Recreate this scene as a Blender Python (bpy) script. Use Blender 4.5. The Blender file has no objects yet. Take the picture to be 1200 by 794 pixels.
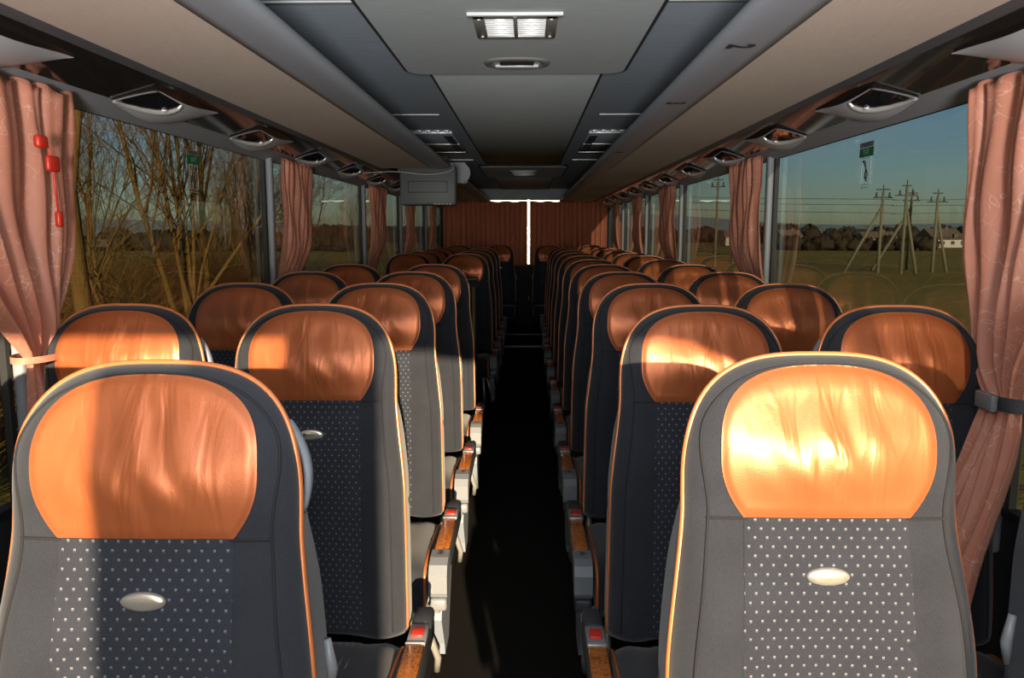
import bpy, bmesh, math, random
import numpy as np
from mathutils import Vector, Matrix
random.seed(7)
PI = math.pi
scene = bpy.context.scene
COL = scene.collection
ORD = ['first', 'second', 'third', 'fourth', 'fifth', 'sixth', 'seventh', 'eighth', 'ninth', 'tenth', 'eleventh', 'twelfth', 'thirteenth', 'fourteenth']

# ------------------------------------------------------------------ tagging
def tag(o, label=None, cat=None, group=None, kind=None):
    if label: o['label'] = label
    if cat: o['category'] = cat
    if group: o['group'] = group
    if kind: o['kind'] = kind
    return o

def thing(name, label, cat, loc=(0, 0, 0), rotz=0, group=None):
    o = bpy.data.objects.new(name, None)
    COL.objects.link(o)
    o.empty_display_size = .1
    o.location = loc
    o.rotation_euler = (0, 0, rotz)
    return tag(o, label, cat, group)

def children(o):
    return [c for c in bpy.data.objects if c.parent is o]

KIDS = {}
def dup(o, parent=None):
    c = o.copy()
    COL.objects.link(c)
    if parent is not None:
        c.parent = parent
    KIDS.setdefault(o.name, children(o))
    for ch in KIDS[o.name]:
        dup(ch, c)
    return c

# ------------------------------------------------------------------ mesh building
class MB:
    def __init__(self):
        self.v = []; self.f = []; self.s = []
    def add(self, verts, faces, smooth=True):
        b = len(self.v)
        self.v += [tuple(p) for p in verts]
        self.f += [tuple(i + b for i in f) for f in faces]
        self.s += [smooth] * len(faces)
        return self
    def box(self, c, size, bevel=0, rot=None, seg=2):
        bm = bmesh.new()
        bmesh.ops.create_cube(bm, size=1.0)
        for p in bm.verts:
            p.co = Vector((p.co.x * size[0], p.co.y * size[1], p.co.z * size[2]))
        if bevel:
            bmesh.ops.bevel(bm, geom=list(bm.edges), offset=bevel, segments=seg, profile=.5, affect='EDGES')
        M = Matrix.Translation(Vector(c))
        if rot is not None: M = M @ rot.to_4x4()
        bm.verts.index_update()
        vs = [M @ p.co for p in bm.verts]
        fs = [[p.index for p in f.verts] for f in bm.faces]
        bm.free()
        return self.add(vs, fs, bevel > 0)
    def tube(self, pts, r, sides=8, cap=True, squash=None):
        pts = [Vector(p) for p in pts]
        n = len(pts)
        rs = r if isinstance(r, (list, tuple)) else [r] * n
        t0 = (pts[1] - pts[0]).normalized()
        up = Vector((0, 0, 1)) if abs(t0.z) < .9 else Vector((1, 0, 0))
        u = t0.cross(up).normalized()
        vs = []; fs = []
        for i in range(n):
            t = (pts[min(i + 1, n - 1)] - pts[max(i - 1, 0)])
            t = t.normalized() if t.length > 1e-9 else t0
            u = (u - t * u.dot(t))
            u = u.normalized() if u.length > 1e-6 else t.orthogonal().normalized()
            w = t.cross(u)
            for k in range(sides):
                a = 2 * PI * k / sides
                d = u * math.cos(a) * rs[i] + w * math.sin(a) * rs[i]
                if squash is not None:
                    d = Vector((d.x * squash[0], d.y * squash[1], d.z * squash[2]))
                vs.append(pts[i] + d)
        for i in range(n - 1):
            for k in range(sides):
                a = i * sides + k; b = i * sides + (k + 1) % sides
                fs.append((a, b, b + sides, a + sides))
        if cap:
            fs.append(tuple(reversed(range(sides))))
            fs.append(tuple(range((n - 1) * sides, n * sides)))
        return self.add(vs, fs, True)
    def grid(self, pts, smooth=True):       # pts[i][j]
        nu, nv = len(pts), len(pts[0])
        vs = [p for row in pts for p in row]
        fs = [(i * nv + j, i * nv + j + 1, (i + 1) * nv + j + 1, (i + 1) * nv + j) for i in range(nu - 1) for j in range(nv - 1)]
        return self.add(vs, fs, smooth)
    def prism_y(self, prof, y0, y1, smooth=False, cap=True):    # closed profile in (x, z)
        n = len(prof)
        vs = [(x, y0, z) for x, z in prof] + [(x, y1, z) for x, z in prof]
        fs = [(i, (i + 1) % n, n + (i + 1) % n, n + i) for i in range(n)]
        self.add(vs, fs, smooth)
        if cap:
            self.add([(x, y0, z) for x, z in prof], [tuple(range(n))], False)
            self.add([(x, y1, z) for x, z in prof], [tuple(reversed(range(n)))], False)
        return self
    def prism_z(self, prof, z0, z1, smooth=False):               # closed profile in (x, y)
        n = len(prof)
        vs = [(x, y, z0) for x, y in prof] + [(x, y, z1) for x, y in prof]
        fs = [(i, (i + 1) % n, n + (i + 1) % n, n + i) for i in range(n)]
        fs += [tuple(reversed(range(n))), tuple(range(n, 2 * n))]
        return self.add(vs, fs, smooth)
    def prism_x(self, prof, x0, x1, smooth=False):               # closed profile in (y, z)
        n = len(prof)
        vs = [(x0, y, z) for y, z in prof] + [(x1, y, z) for y, z in prof]
        fs = [(i, (i + 1) % n, n + (i + 1) % n, n + i) for i in range(n)]
        fs += [tuple(reversed(range(n))), tuple(range(n, 2 * n))]
        return self.add(vs, fs, smooth)
    def mirror(self):
        self.v = [(-x, y, z) for x, y, z in self.v]
        self.f = [tuple(reversed(f)) for f in self.f]
        return self
    def build(self, name, mat, parent=None, fix=True, weld=True):
        me = bpy.data.meshes.new(name)
        me.from_pydata(self.v, [], self.f)
        me.polygons.foreach_set('use_smooth', self.s)
        if fix or weld:
            bm = bmesh.new(); bm.from_mesh(me)
            if weld: bmesh.ops.remove_doubles(bm, verts=bm.verts, dist=1e-5)
            if fix: bmesh.ops.recalc_face_normals(bm, faces=bm.faces)
            bm.to_mesh(me); bm.free()
        me.materials.append(mat)
        o = bpy.data.objects.new(name, me)
        COL.objects.link(o)
        o.parent = parent
        return o

def struct(name, mb, mat, parent=None, fix=True):
    o = mb.build(name, mat, parent, fix)
    if parent is None: o['kind'] = 'structure'
    return o

def text_mesh(s, size, name, mat, parent, M, bold=0.):
    cu = bpy.data.curves.new(name + '_font', 'FONT')
    cu.body = s; cu.size = size; cu.align_x = 'CENTER'; cu.align_y = 'CENTER'; cu.resolution_u = 3; cu.offset = bold
    t = bpy.data.objects.new('tmp_text', cu)
    COL.objects.link(t)
    bpy.context.view_layer.update()
    dg = bpy.context.evaluated_depsgraph_get()
    me = bpy.data.meshes.new_from_object(t.evaluated_get(dg))
    bpy.data.objects.remove(t); bpy.data.curves.remove(cu)
    me.transform(M)
    me.materials.clear(); me.materials.append(mat)
    me.name = name
    o = bpy.data.objects.new(name, me)
    COL.objects.link(o); o.parent = parent
    return o

# ------------------------------------------------------------------ materials
class NT:
    def __init__(self, name):
        self.m = bpy.data.materials.new(name); self.m.use_nodes = True
        self.t = self.m.node_tree; self.t.nodes.clear()
        self.out = self.n('ShaderNodeOutputMaterial')
    def n(self, typ, **kw):
        nd = self.t.nodes.new(typ)
        for k, v in kw.items():
            if hasattr(nd, k) and not k.startswith('i_'): setattr(nd, k, v)
        return nd
    def l(self, a, b): self.t.links.new(a, b)
    def math(self, op, a, b=None, c=None):
        nd = self.t.nodes.new('ShaderNodeMath'); nd.operation = op
        for i, x in enumerate((a, b, c)):
            if x is None: continue
            if isinstance(x, (int, float)): nd.inputs[i].default_value = x
            else: self.l(x, nd.inputs[i])
        return nd.outputs[0]
    def mix(self, fac, a, b, blend='MIX'):
        nd = self.t.nodes.new('ShaderNodeMix'); nd.data_type = 'RGBA'; nd.blend_type = blend
        for i, x in ((0, fac), (6, a), (7, b)):
            if isinstance(x, (int, float)): nd.inputs[i].default_value = x
            elif isinstance(x, tuple): nd.inputs[i].default_value = (*x, 1)
            else: self.l(x, nd.inputs[i])
        return nd.outputs[2]
    def coord(self, scale=(1, 1, 1), kind='Object'):
        tc = self.n('ShaderNodeTexCoord'); mp = self.n('ShaderNodeMapping')
        self.l(tc.outputs[kind], mp.inputs[0]); mp.inputs['Scale'].default_value = scale
        return mp.outputs[0]
    def noise(self, vec, scale, detail=3, rough=.5, dist=0):
        nd = self.n('ShaderNodeTexNoise')
        self.l(vec, nd.inputs['Vector']); nd.inputs['Scale'].default_value = scale
        nd.inputs['Detail'].default_value = detail; nd.inputs['Roughness'].default_value = rough
        nd.inputs['Distortion'].default_value = dist
        return nd.outputs[0]
    def ramp(self, fac, stops):
        nd = self.n('ShaderNodeValToRGB'); self.l(fac, nd.inputs[0])
        e = nd.color_ramp.elements
        while len(e) < len(stops): e.new(.5)
        for i, (p, c) in enumerate(stops):
            e[i].position = p; e[i].color = (*c, 1) if len(c) == 3 else c
        return nd.outputs[0]
    def bump(self, h, strength=.3, dist=.01):
        nd = self.n('ShaderNodeBump'); self.l(h, nd.inputs['Height'])
        nd.inputs['Strength'].default_value = strength; nd.inputs['Distance'].default_value = dist
        return nd.outputs[0]
    def principled(self, col, rough=.6, metal=0, spec=.5, normal=None, **kw):
        b = self.n('ShaderNodeBsdfPrincipled')
        for k, x in (('Base Color', col), ('Roughness', rough), ('Metallic', metal), ('Specular IOR Level', spec)):
            if isinstance(x, tuple): b.inputs[k].default_value = (*x, 1)
            elif isinstance(x, (int, float)): b.inputs[k].default_value = x
            else: self.l(x, b.inputs[k])
        if normal is not None: self.l(normal, b.inputs['Normal'])
        for k, v in kw.items():
            k = k.replace('_', ' ')
            if k in b.inputs: b.inputs[k].default_value = (*v, 1) if isinstance(v, tuple) else v
        self.l(b.outputs[0], self.out.inputs[0])
        return self.m

def simple(name, col, rough=.5, metal=0, spec=.5, var=.12, nscale=40, bump=.05, bdist=.002, **kw):
    t = NT(name); v = t.coord()
    nz = t.noise(v, nscale, 3)
    c = t.mix(nz, tuple(x * (1 - var) for x in col), tuple(min(1, x * (1 + var)) for x in col))
    return t.principled(c, rough, metal, spec, t.bump(nz, bump, bdist) if bump else None, **kw)

def mat_fabric(name, col, dots=False):
    t = NT(name); v = t.coord()
    weave = t.noise(t.coord((1, 1, .35)), 900, 2)
    big = t.noise(v, 14, 3)
    f = t.math('ADD', t.math('MULTIPLY', weave, .7), t.math('MULTIPLY', big, .3))
    c = t.ramp(f, [(.25, tuple(x * .62 for x in col)), (.75, tuple(x * 1.45 for x in col))])
    if dots:
        sp = t.n('ShaderNodeSeparateXYZ'); t.l(t.coord(), sp.inputs[0])
        rz = t.math('DIVIDE', sp.outputs[2], .0128)
        row = t.math('FLOOR', rz)
        off = t.math('MULTIPLY', t.math('FLOORED_MODULO', row, 2), .5)
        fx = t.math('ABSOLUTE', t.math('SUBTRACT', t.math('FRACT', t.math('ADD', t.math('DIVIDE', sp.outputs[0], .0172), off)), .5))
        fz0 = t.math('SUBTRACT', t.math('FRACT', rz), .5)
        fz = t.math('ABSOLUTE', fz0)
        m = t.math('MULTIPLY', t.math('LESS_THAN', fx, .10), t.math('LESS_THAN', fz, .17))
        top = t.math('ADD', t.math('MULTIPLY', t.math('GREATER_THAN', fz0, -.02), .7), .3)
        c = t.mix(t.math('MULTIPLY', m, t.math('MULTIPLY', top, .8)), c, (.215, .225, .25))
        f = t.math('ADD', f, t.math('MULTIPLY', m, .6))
    return t.principled(c, .92, 0, .25, t.bump(f, .25, .001), Sheen_Weight=.25, Sheen_Roughness=.5)

def mat_leather():
    t = NT('copper_leather')
    oi = t.n('ShaderNodeObjectInfo')
    sep = t.n('ShaderNodeVectorMath'); sep.operation = 'ADD'
    sc = t.n('ShaderNodeVectorMath'); sc.operation = 'SCALE'
    cmb = t.n('ShaderNodeCombineXYZ')
    for k in range(3): t.l(oi.outputs['Random'], cmb.inputs[k])
    t.l(cmb.outputs[0], sc.inputs[0]); sc.inputs['Scale'].default_value = 37.0
    tc = t.n('ShaderNodeTexCoord')
    t.l(tc.outputs['Object'], sep.inputs[0]); t.l(sc.outputs[0], sep.inputs[1])
    mp = t.n('ShaderNodeMapping'); mp.inputs['Scale'].default_value = (1, .4, .22)
    t.l(sep.outputs[0], mp.inputs[0])
    wr = t.noise(mp.outputs[0], 25, 1.8, .5, 1.0)
    # wrinkles gather in the middle of the pad
    sx = t.n('ShaderNodeSeparateXYZ'); t.l(tc.outputs['Object'], sx.inputs[0])
    mask = t.math('SUBTRACT', 1.0, t.math('MULTIPLY', t.math('ABSOLUTE', sx.outputs[0]), 6.5))
    mask = t.math('MAXIMUM', mask, .22)
    grain = t.noise(tc.outputs['Object'], 520, 2)
    h = t.math('ADD', t.math('MULTIPLY', t.math('MULTIPLY', wr, mask), 1.0), t.math('MULTIPLY', grain, .035))
    big = t.noise(sep.outputs[0], 9, 2)
    c = t.mix(big, (.42, .112, .038), (.54, .155, .054))
    return t.principled(c, .37, .42, .6, t.bump(h, .5, .011))

def mat_wood():
    t = NT('burl_wood'); v = t.coord()
    nz = t.noise(v, 60, 6, .65, 2.0)
    sp = t.noise(v, 190, 2, .5)
    c = t.ramp(nz, [(.3, (.16, .04, .008)), (.48, (.48, .15, .03)), (.7, (.66, .24, .06))])
    c = t.mix(t.math('GREATER_THAN', sp, .64), c, (.10, .025, .006))
    return t.principled(c, .25, 0, .5, None, Coat_Weight=.5)

def mat_curtain(name, base, lines=True):
    t = NT(name); v = t.coord()
    nz = t.noise(t.coord((1, 1, .3)), 30, 3)
    c = t.mix(nz, tuple(x * .82 for x in base), tuple(x * 1.15 for x in base))
    if lines:
        d = t.n('ShaderNodeTexNoise'); t.l(v, d.inputs['Vector']); d.inputs['Scale'].default_value = 9
        mx = t.n('ShaderNodeVectorMath'); mx.operation = 'MULTIPLY_ADD'
        t.l(d.outputs['Color'], mx.inputs[0]); mx.inputs[1].default_value = (.35, .35, .35); t.l(v, mx.inputs[2])
        vo = t.n('ShaderNodeTexVoronoi'); vo.feature = 'DISTANCE_TO_EDGE'
        t.l(mx.outputs[0], vo.inputs['Vector']); vo.inputs['Scale'].default_value = 15
        ln = t.math('LESS_THAN', vo.outputs['Distance'], .019)
        br = t.math('GREATER_THAN', t.noise(v, 16, 2), .47)
        c = t.mix(t.math('MULTIPLY', t.math('MULTIPLY', ln, br), .42), c, (.95, .68, .55))
    b = t.n('ShaderNodeBsdfPrincipled'); t.l(c, b.inputs['Base Color'])
    b.inputs['Roughness'].default_value = .5; b.inputs['Specular IOR Level'].default_value = .45
    t.l(t.bump(t.noise(t.coord((1, 1, .6)), 260, 2), .15, .001), b.inputs['Normal'])
    tr = t.n('ShaderNodeBsdfTranslucent'); t.l(c, tr.inputs[0])
    ms = t.n('ShaderNodeMixShader'); ms.inputs[0].default_value = .22
    t.l(b.outputs[0], ms.inputs[1]); t.l(tr.outputs[0], ms.inputs[2]); t.l(ms.outputs[0], t.out.inputs[0])
    return t.m

def mat_glass(name, tint, k=1.7):
    t = NT(name)
    tr = t.n('ShaderNodeBsdfTransparent'); tr.inputs[0].default_value = (*tint, 1)
    gl = t.n('ShaderNodeBsdfGlossy'); gl.inputs['Roughness'].default_value = .012
    gl.inputs[0].default_value = (.95, 1, .98, 1)
    wv = t.noise(t.coord((1, .7, .7)), 2.0, 1)
    t.l(t.bump(wv, .05, .02), gl.inputs['Normal'])
    lw = t.n('ShaderNodeLayerWeight'); lw.inputs['Blend'].default_value = .24
    f = t.math('MINIMUM', t.math('ADD', t.math('MULTIPLY', lw.outputs['Fresnel'], k), .01), .9)
    ms = t.n('ShaderNodeMixShader'); t.l(f, ms.inputs[0])
    t.l(tr.outputs[0], ms.inputs[1]); t.l(gl.outputs[0], ms.inputs[2]); t.l(ms.outputs[0], t.out.inputs[0])
    return t.m

def mat_ceiling(name, col):
    t = NT(name)
    nz = t.noise(t.coord((2.2, 60, 8)), 5, 4, .6)
    n2 = t.noise(t.coord(), 500, 2)
    c = t.ramp(nz, [(.3, tuple(x * .86 for x in col)), (.7, tuple(x * 1.14 for x in col))])
    return t.principled(c, .85, 0, .3, t.bump(n2, .2, .001))

def mat_beige():
    t = NT('beige_rack_fabric')
    nz = t.noise(t.coord((70, 5, 5)), 4, 4, .6)
    n2 = t.noise(t.coord(), 420, 2)
    c = t.ramp(nz, [(.3, (.60, .50, .43)), (.7, (.68, .575, .50))])
    return t.principled(c, .9, 0, .25, t.bump(n2, .25, .001))

def mat_ground():
    t = NT('field_grass'); v = t.coord()
    a = t.noise(v, .05, 5, .6); b = t.noise(v, .9, 4, .7)
    f = t.math('ADD', t.math('MULTIPLY', a, .65), t.math('MULTIPLY', b, .35))
    c = t.ramp(f, [(.33, (.27, .175, .045)), (.47, (.28, .195, .040)), (.58, (.20, .152, .030)), (.72, (.34, .225, .075))])
    return t.principled(c, .95, 0, .1, t.bump(b, .6, .2))

def mat_bark(name, a, b):
    t = NT(name)
    nz = t.noise(t.coord((6, 6, 1.2)), 6, 4, .65)
    return t.principled(t.mix(nz, a, b), .9, 0, .15, t.bump(nz, .6, .03))

M = {}
M['fabric'] = mat_fabric('charcoal_seat_fabric', (.0205, .0235, .0315))
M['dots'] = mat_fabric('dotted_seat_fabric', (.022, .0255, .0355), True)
M['leather'] = mat_leather()
M['piping'] = simple('copper_piping', (.62, .19, .06), .32, .25, .6, .05, 200, .03)
M['seam'] = simple('dark_seam', (.012, .013, .016), .9)
M['shell'] = simple('seat_shell_plastic', (.05, .055, .065), .45)
M['handle'] = simple('pale_grey_plastic', (.27, .31, .36), .4, 0, .5, .03, 60, .02)
M['armgrey'] = simple('armrest_grey_plastic', (.21, .225, .245), .38, 0, .5, .05, 150, .05)
M['armdark'] = simple('armrest_dark_plastic', (.042, .046, .054), .5, 0, .5, .1, 150, .06)
M['silver'] = simple('silver_paint', (.50, .49, .45), .32, .55, .5, .05, 90, .03)
M['wood'] = mat_wood()
M['red'] = simple('red_plastic', (.62, .035, .02), .35, 0, .5, .04)
M['badge'] = simple('badge_metal', (.78, .74, .66), .28, .75, .6, .03, 90, .02)
M['ink'] = simple('dark_ink', (.03, .028, .025), .7, bump=0)
M['beige'] = mat_beige()
M['lip'] = simple('rack_lip_plastic', (.32, .35, .40), .42, 0, .5, .05, 90, .02)
M['trim'] = simple('grey_window_trim', (.31, .32, .35), .55, 0, .4, .05, 90, .03)
M['edge'] = simple('channel_edge_strip', (.085, .092, .105), .5, 0, .4, .05)
M['channel'] = simple('smoked_cover_panel', (.020, .017, .016), .12, .0, .9, .05, 30, .02, Coat_Weight=.6)
M['pod'] = simple('pod_grey_plastic', (.45, .47, .50), .45, .15, .5, .04, 120, .03)
M['chrome'] = simple('chrome_rim', (.86, .87, .88), .30, .55, .5, .02, 50, .01)
M['lens'] = simple('dark_lens', (.012, .012, .013), .08, 0, .8, .05, 30, 0, Coat_Weight=.8)
M['ceil_mid'] = mat_ceiling('ceiling_grey_fabric', (.40, .445, .465))
M['ceil_dark'] = mat_ceiling('ceiling_dark_fabric', (.30, .35, .41))
M['gap'] = simple('dark_gap', (.010, .010, .012), .8)
M['strip'] = simple('pale_joint_strip', (.42, .44, .46), .35, .4, .5, .03)
M['louver'] = simple('white_louver', (.56, .58, .60), .3, .1, .5, .02, 80, .01)
M['grille'] = simple('grille_frame', (.26, .26, .25), .4, .35, .5, .04, 90, .02)
M['carpet'] = None
t = NT('black_aisle_carpet'); nz = t.noise(t.coord(), 420, 3, .7)
M['carpet'] = t.principled(t.ramp(nz, [(.35, (.005, .0045, .0045)), (.75, (.028, .025, .022))]), .95, 0, .15, t.bump(nz, .8, .004))
M['wall'] = simple('dark_side_lining', (.030, .032, .037), .8, 0, .3, .1, 60, .05)
M['pillar'] = simple('pillar_grey', (.30, .33, .37), .5, 0, .4, .04, 60, .02)
M['rubber'] = simple('black_rubber', (.012, .013, .015), .6, bump=.02)
M['curtain'] = mat_curtain('salmon_curtain', (.70, .30, .205))
M['curtain_back'] = mat_curtain('back_curtain', (.55, .17, .09), False)
M['tie'] = simple('tie_band', (.03, .034, .045), .7)
M['glass'] = mat_glass('tinted_side_glass', (.235, .268, .278))
M['clear'] = mat_glass('clear_glass', (.92, .95, .95), 1.0)
M['monitor'] = simple('monitor_housing', (.115, .135, .150), .5, 0, .4, .04, 90, .03)
M['screen'] = simple('monitor_screen', (.012, .013, .015), .12)
M['brass'] = simple('yellow_brass_pole', (.45, .33, .08), .35, .6, .5, .05)
M['cable'] = simple('pale_cable', (.50, .50, .46), .5, bump=0)
M['green'] = simple('green_sticker', (.010, .13, .055), .5, bump=0)
M['paleink'] = simple('pale_green_ink', (.35, .62, .38), .6, bump=0)
M['stgrey'] = simple('grey_sticker', (.16, .17, .18), .6, bump=0)
M['stwhite'] = simple('white_sticker_line', (.42, .48, .48), .6, bump=0)
M['ground'] = mat_ground()
M['bark'] = mat_bark('brown_bark', (.06, .032, .008), (.25, .135, .034))
M['twig'] = mat_bark('twig_bark', (.12, .062, .015), (.26, .135, .034))
M['bush'] = mat_bark('dark_bush', (.020, .016, .009), (.045, .032, .017))
M['pole'] = simple('weathered_concrete_pole', (.15, .13, .08), .9, 0, .2, .2, 3, .1, .01)
M['iron'] = simple('dark_iron', (.05, .05, .045), .7, 0, .4)
M['hwall'] = simple('white_house_wall', (.42, .38, .33), .9, 0, .2, .08, 1, 0)
M['nosing'] = simple('white_step_nosing', (.92, .92, .90), .45, 0, .5, .03)
M['gap_white'] = simple('gap_backing_white', (.9, .9, .88), .9, 0, .2, .03, 1, 0)
M['hroof'] = simple('brown_house_roof', (.13, .09, .065), .9, 0, .2, .15, 2, 0)
M['hwin'] = simple('dark_house_window', (.03, .035, .04), .2, 0, .5, .1, 1, 0)
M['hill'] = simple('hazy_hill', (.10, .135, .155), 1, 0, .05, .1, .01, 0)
M['blocker'] = simple('blocker_dark', (.04, .042, .047), .8)  # dark finish of the added shadow blocker at the windscreen

# ------------------------------------------------------------------ dimensions
HCAM = 1.47
GX = 1.22            # glass plane
WT, WB = 1.827, .78  # window top / bottom
CZ = 2.09            # ceiling
RZ = 1.911           # rack underside
Y0, Y1 = -1.8, 11.6
POD = .12
GZ = -1.40           # ground outside
PILLARS = [-.35, 1.90, 3.86, 6.05, 7.80, 9.72]

# ------------------------------------------------------------------ bus shell
struct('floor', MB().box((0, (Y0 + Y1) / 2, -.03), (2.5, Y1 - Y0, .06)), M['carpet'])
for sgn, nm, spans in ((-1, 'trim_1', [(Y0, 4.78), (6.02, Y1)]), (1, 'trim_2', [(Y0, Y1)])):
    mb = MB()
    for a, b in spans:
        mb.box((sgn * .745, (a + b) / 2, POD / 2), (.95, b - a, POD), .008)
    struct(nm, mb, M['carpet'])
struct('trim_3', MB().box((0, 10.9, .07), (.54, 1.35, .14), .006), M['carpet'])
struct('trim_4', MB().box((0, 10.21, .142), (.52, .03, .012), .003), M['strip'])
struct('trim_5', MB().box((0, 10.03, .008), (.53, .05, .016), .004), M['nosing'])

for sgn, nm in ((-1, 'wall_left'), (1, 'wall_right')):
    mb = MB()
    mb.box((sgn * (GX + .03), (Y0 + Y1) / 2, WB / 2), (.06, Y1 - Y0, WB))
    mb.box((sgn * (GX + .03), (Y0 + Y1) / 2, (WT + 2.2) / 2), (.06, Y1 - Y0, 2.2 - WT))
    struct(nm, mb, M['wall'])
# windows between the pillars
n = 0
for sgn in (-1, 1):
    ed = [Y0] + PILLARS + [Y1]
    for i in range(len(ed) - 1):
        n += 1
        a, b = ed[i], ed[i + 1]
        x = sgn * (GX + .02)
        mb = MB()
        tiltr = .012 * sgn
        q = [(x, a, WB), (x, b, WB), (x, b, WT), (x, a, WT)]
        mb.add(q if sgn < 0 else q[::-1], [(0, 1, 2, 3)], False)
        w = mb.build('window_%d' % n, M['glass'], None, fix=False)
        w['kind'] = 'structure'
        fr = MB(); s = .022
        fr.box((sgn * (GX + .01), (a + b) / 2, WB + s / 2), (.03, b - a, s))
        fr.box((sgn * (GX + .01), (a + b) / 2, WT - .004), (.03, b - a, .008))
        fr.box((sgn * (GX + .012), a + .03, (WB + WT) / 2), (.02, .016, WT - WB))
        fr.box((sgn * (GX + .012), b - .03, (WB + WT) / 2), (.02, .016, WT - WB))
        fr.build('window_frame', M['rubber'], w)
k = 10
for sgn in (-1, 1):
    for y in PILLARS:
        k += 1
        struct('trim_%d' % k, MB().box((sgn * (GX - .012), y, (WB + WT) / 2 - .02), (.030, .045, WT - WB + .16), .010), M['pillar'])

# ceiling: dark side panels and a lighter centre strip
struct('ceiling', MB().box((0, (Y0 + Y1) / 2, CZ + .03), (2.5, Y1 - Y0, .06)), M['ceil_dark'])
struct('trim_30', MB().box((0, (3.0 + 7.4) / 2, CZ - .003), (.66, 4.4, .012), .004), M['ceil_mid'])
struct('trim_31', MB().box((0, (8.75 + Y1) / 2, CZ - .003), (.66, Y1 - 8.75, .012), .004), M['ceil_dark'])
k = 31
for sgn in (-1, 1):
    for y in (2.22, 4.28, 6.9):
        k += 1
        struct('trim_%d' % k, MB().box((sgn * (.425 + .35), y, CZ - .002), (.70, .014, .006)), M['strip'])
# dark seams beside the centre strip
for sgn in (-1, 1):
    k += 1
    struct('trim_%d' % k, MB().box((sgn * .336, (Y0 + Y1) / 2, CZ - .001), (.012, Y1 - Y0, .004)), M['gap'])

# window header trim and the sloping panel of the service channel
A = (1.012, 1.908); B = (1.135, 1.846)
for sgn, nm in ((-1, 'trim_40'), (1, 'trim_41')):
    prof = [(sgn * B[0], B[1]), (sgn * (B[0] + .02), B[1] - .006), (sgn * (GX + .005), WT - .012), (sgn * (GX + .005), WT + .05), (sgn * B[0], B[1] + .05)]
    struct(nm, MB().prism_y(prof, Y0, Y1), M['trim'])
for sgn, side in ((-1, 'left'), (1, 'right')):
    r = thing('service_channel', 'long smoked glossy service channel above the %s windows holding the reading lights' % side, 'service channel', (0, 0, 0))
    mb = MB().prism_y([(sgn * A[0], A[1]), (sgn * B[0], B[1]), (sgn * B[0], B[1] + .04), (sgn * A[0], A[1] + .04)], Y0, Y1 - .02)
    mb.build('cover_panel', M['channel'], r)
    mb = MB().prism_y([(sgn * .975, RZ - .001), (sgn * A[0], A[1] - .004), (sgn * (A[0] + .004), A[1] + .003), (sgn * .975, RZ + .02)], Y0, Y1 - .02)
    mb.build('edge_strip', M['edge'], r)

# back wall with its window, front bulkhead with the windscreen opening
mb = MB()
mb.box((0, Y1 + .05, .5), (2.5, .1, 1.0))
mb.box((0, Y1 + .05, (1.945 + 2.2) / 2), (2.5, .1, 2.2 - 1.945))
mb.box((-(1.25 + .54) / 2, Y1 + .05, 1.47), (.71, .1, .96)); mb.box(((1.25 + .56) / 2, Y1 + .05, 1.47), (.69, .1, .96))
struct('wall_back', mb, M['wall'])
mb = MB().add([(-.62, Y1 + .06, 1.0), (.66, Y1 + .06, 1.0), (.66, Y1 + .06, 1.945), (-.62, Y1 + .06, 1.945)], [(0, 1, 2, 3)], False)
w = mb.build('window_20', M['clear'], None, fix=False); w['kind'] = 'structure'
struct('trim_42', MB().box((0, Y1 - .03, 2.02), (2.5, .05, .15), .008), M['ceil_dark'])
WS_TOP, WS_BOT = 1.928, .55
mb = MB()
mb.box((0, Y0 - .04, (WS_TOP + 2.2) / 2), (2.5, .08, 2.2 - WS_TOP))
mb.box((0, Y0 - .04, WS_BOT / 2), (2.5, .08, WS_BOT))
mb.box((-1.21, Y0 - .04, 1.2), (.08, .08, 1.6)); mb.box((1.195, Y0 - .04, 1.2), (.11, .08, 1.6))
struct('wall_front', mb, M['wall'])
# added unseen blocker, stepped outline casts a standing person's shadow on the seats
mb = MB().prism_y([(-.08, .5), (.27, .5), (.27, 2.0), (.05, 2.0), (.05, 1.845), (.03, 1.825), (-.08, 1.82)], Y0 - .03, Y0 + .03)
struct('trim_43', mb, M['blocker'])

# ------------------------------------------------------------------ luggage racks
def rack(sgn, y0, y1, label, marks=()):
    r = thing('luggage_rack', label, 'luggage rack', (0, 0, 0))
    MB().prism_y([(sgn * .975, RZ), (sgn * .628, RZ), (sgn * .628, RZ + .02), (sgn * .975, RZ + .02)], y0, y1).build('underside_panel', M['beige'], r)
    pr = [(.632, RZ - .001), (.60, RZ - .005), (.545, RZ - .006), (.52, RZ - .004), (.507, RZ + .001), (.499, RZ + .010), (.499, RZ + .020), (.505, RZ + .032), (.52, RZ + .040), (.56, RZ + .045), (.632, RZ + .085)]
    lo = MB().prism_y([(sgn * x, z) for x, z in pr], y0, y1, smooth=False)
    lip = lo.build('lip', M['lip'], r, weld=False)
    for p in lip.data.polygons: p.use_smooth = len(p.vertices) == 4
    MB().box((sgn * .93, (y0 + y1) / 2, RZ + .055), (.56, y1 - y0, .05), .004).build('shelf', M['lip'], r)
    for y, s in marks:
        Mx = Matrix.Translation((sgn * .545, y, RZ - .0085)) @ Matrix.Rotation(PI / 2, 4, 'Z') @ Matrix.Rotation(PI, 4, 'X')
        o = text_mesh(s, .085, 'row_number', M['ink'], r, Mx, .0035)
        o['label'] = 'black seat row number'
    return r
rack(-1, Y0, 5.55, 'front left luggage rack with beige underside and grey lip')
r2 = rack(-1, 7.2, Y1 - .02, 'rear left luggage rack behind the monitor with curved pale end')
e = MB()
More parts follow.
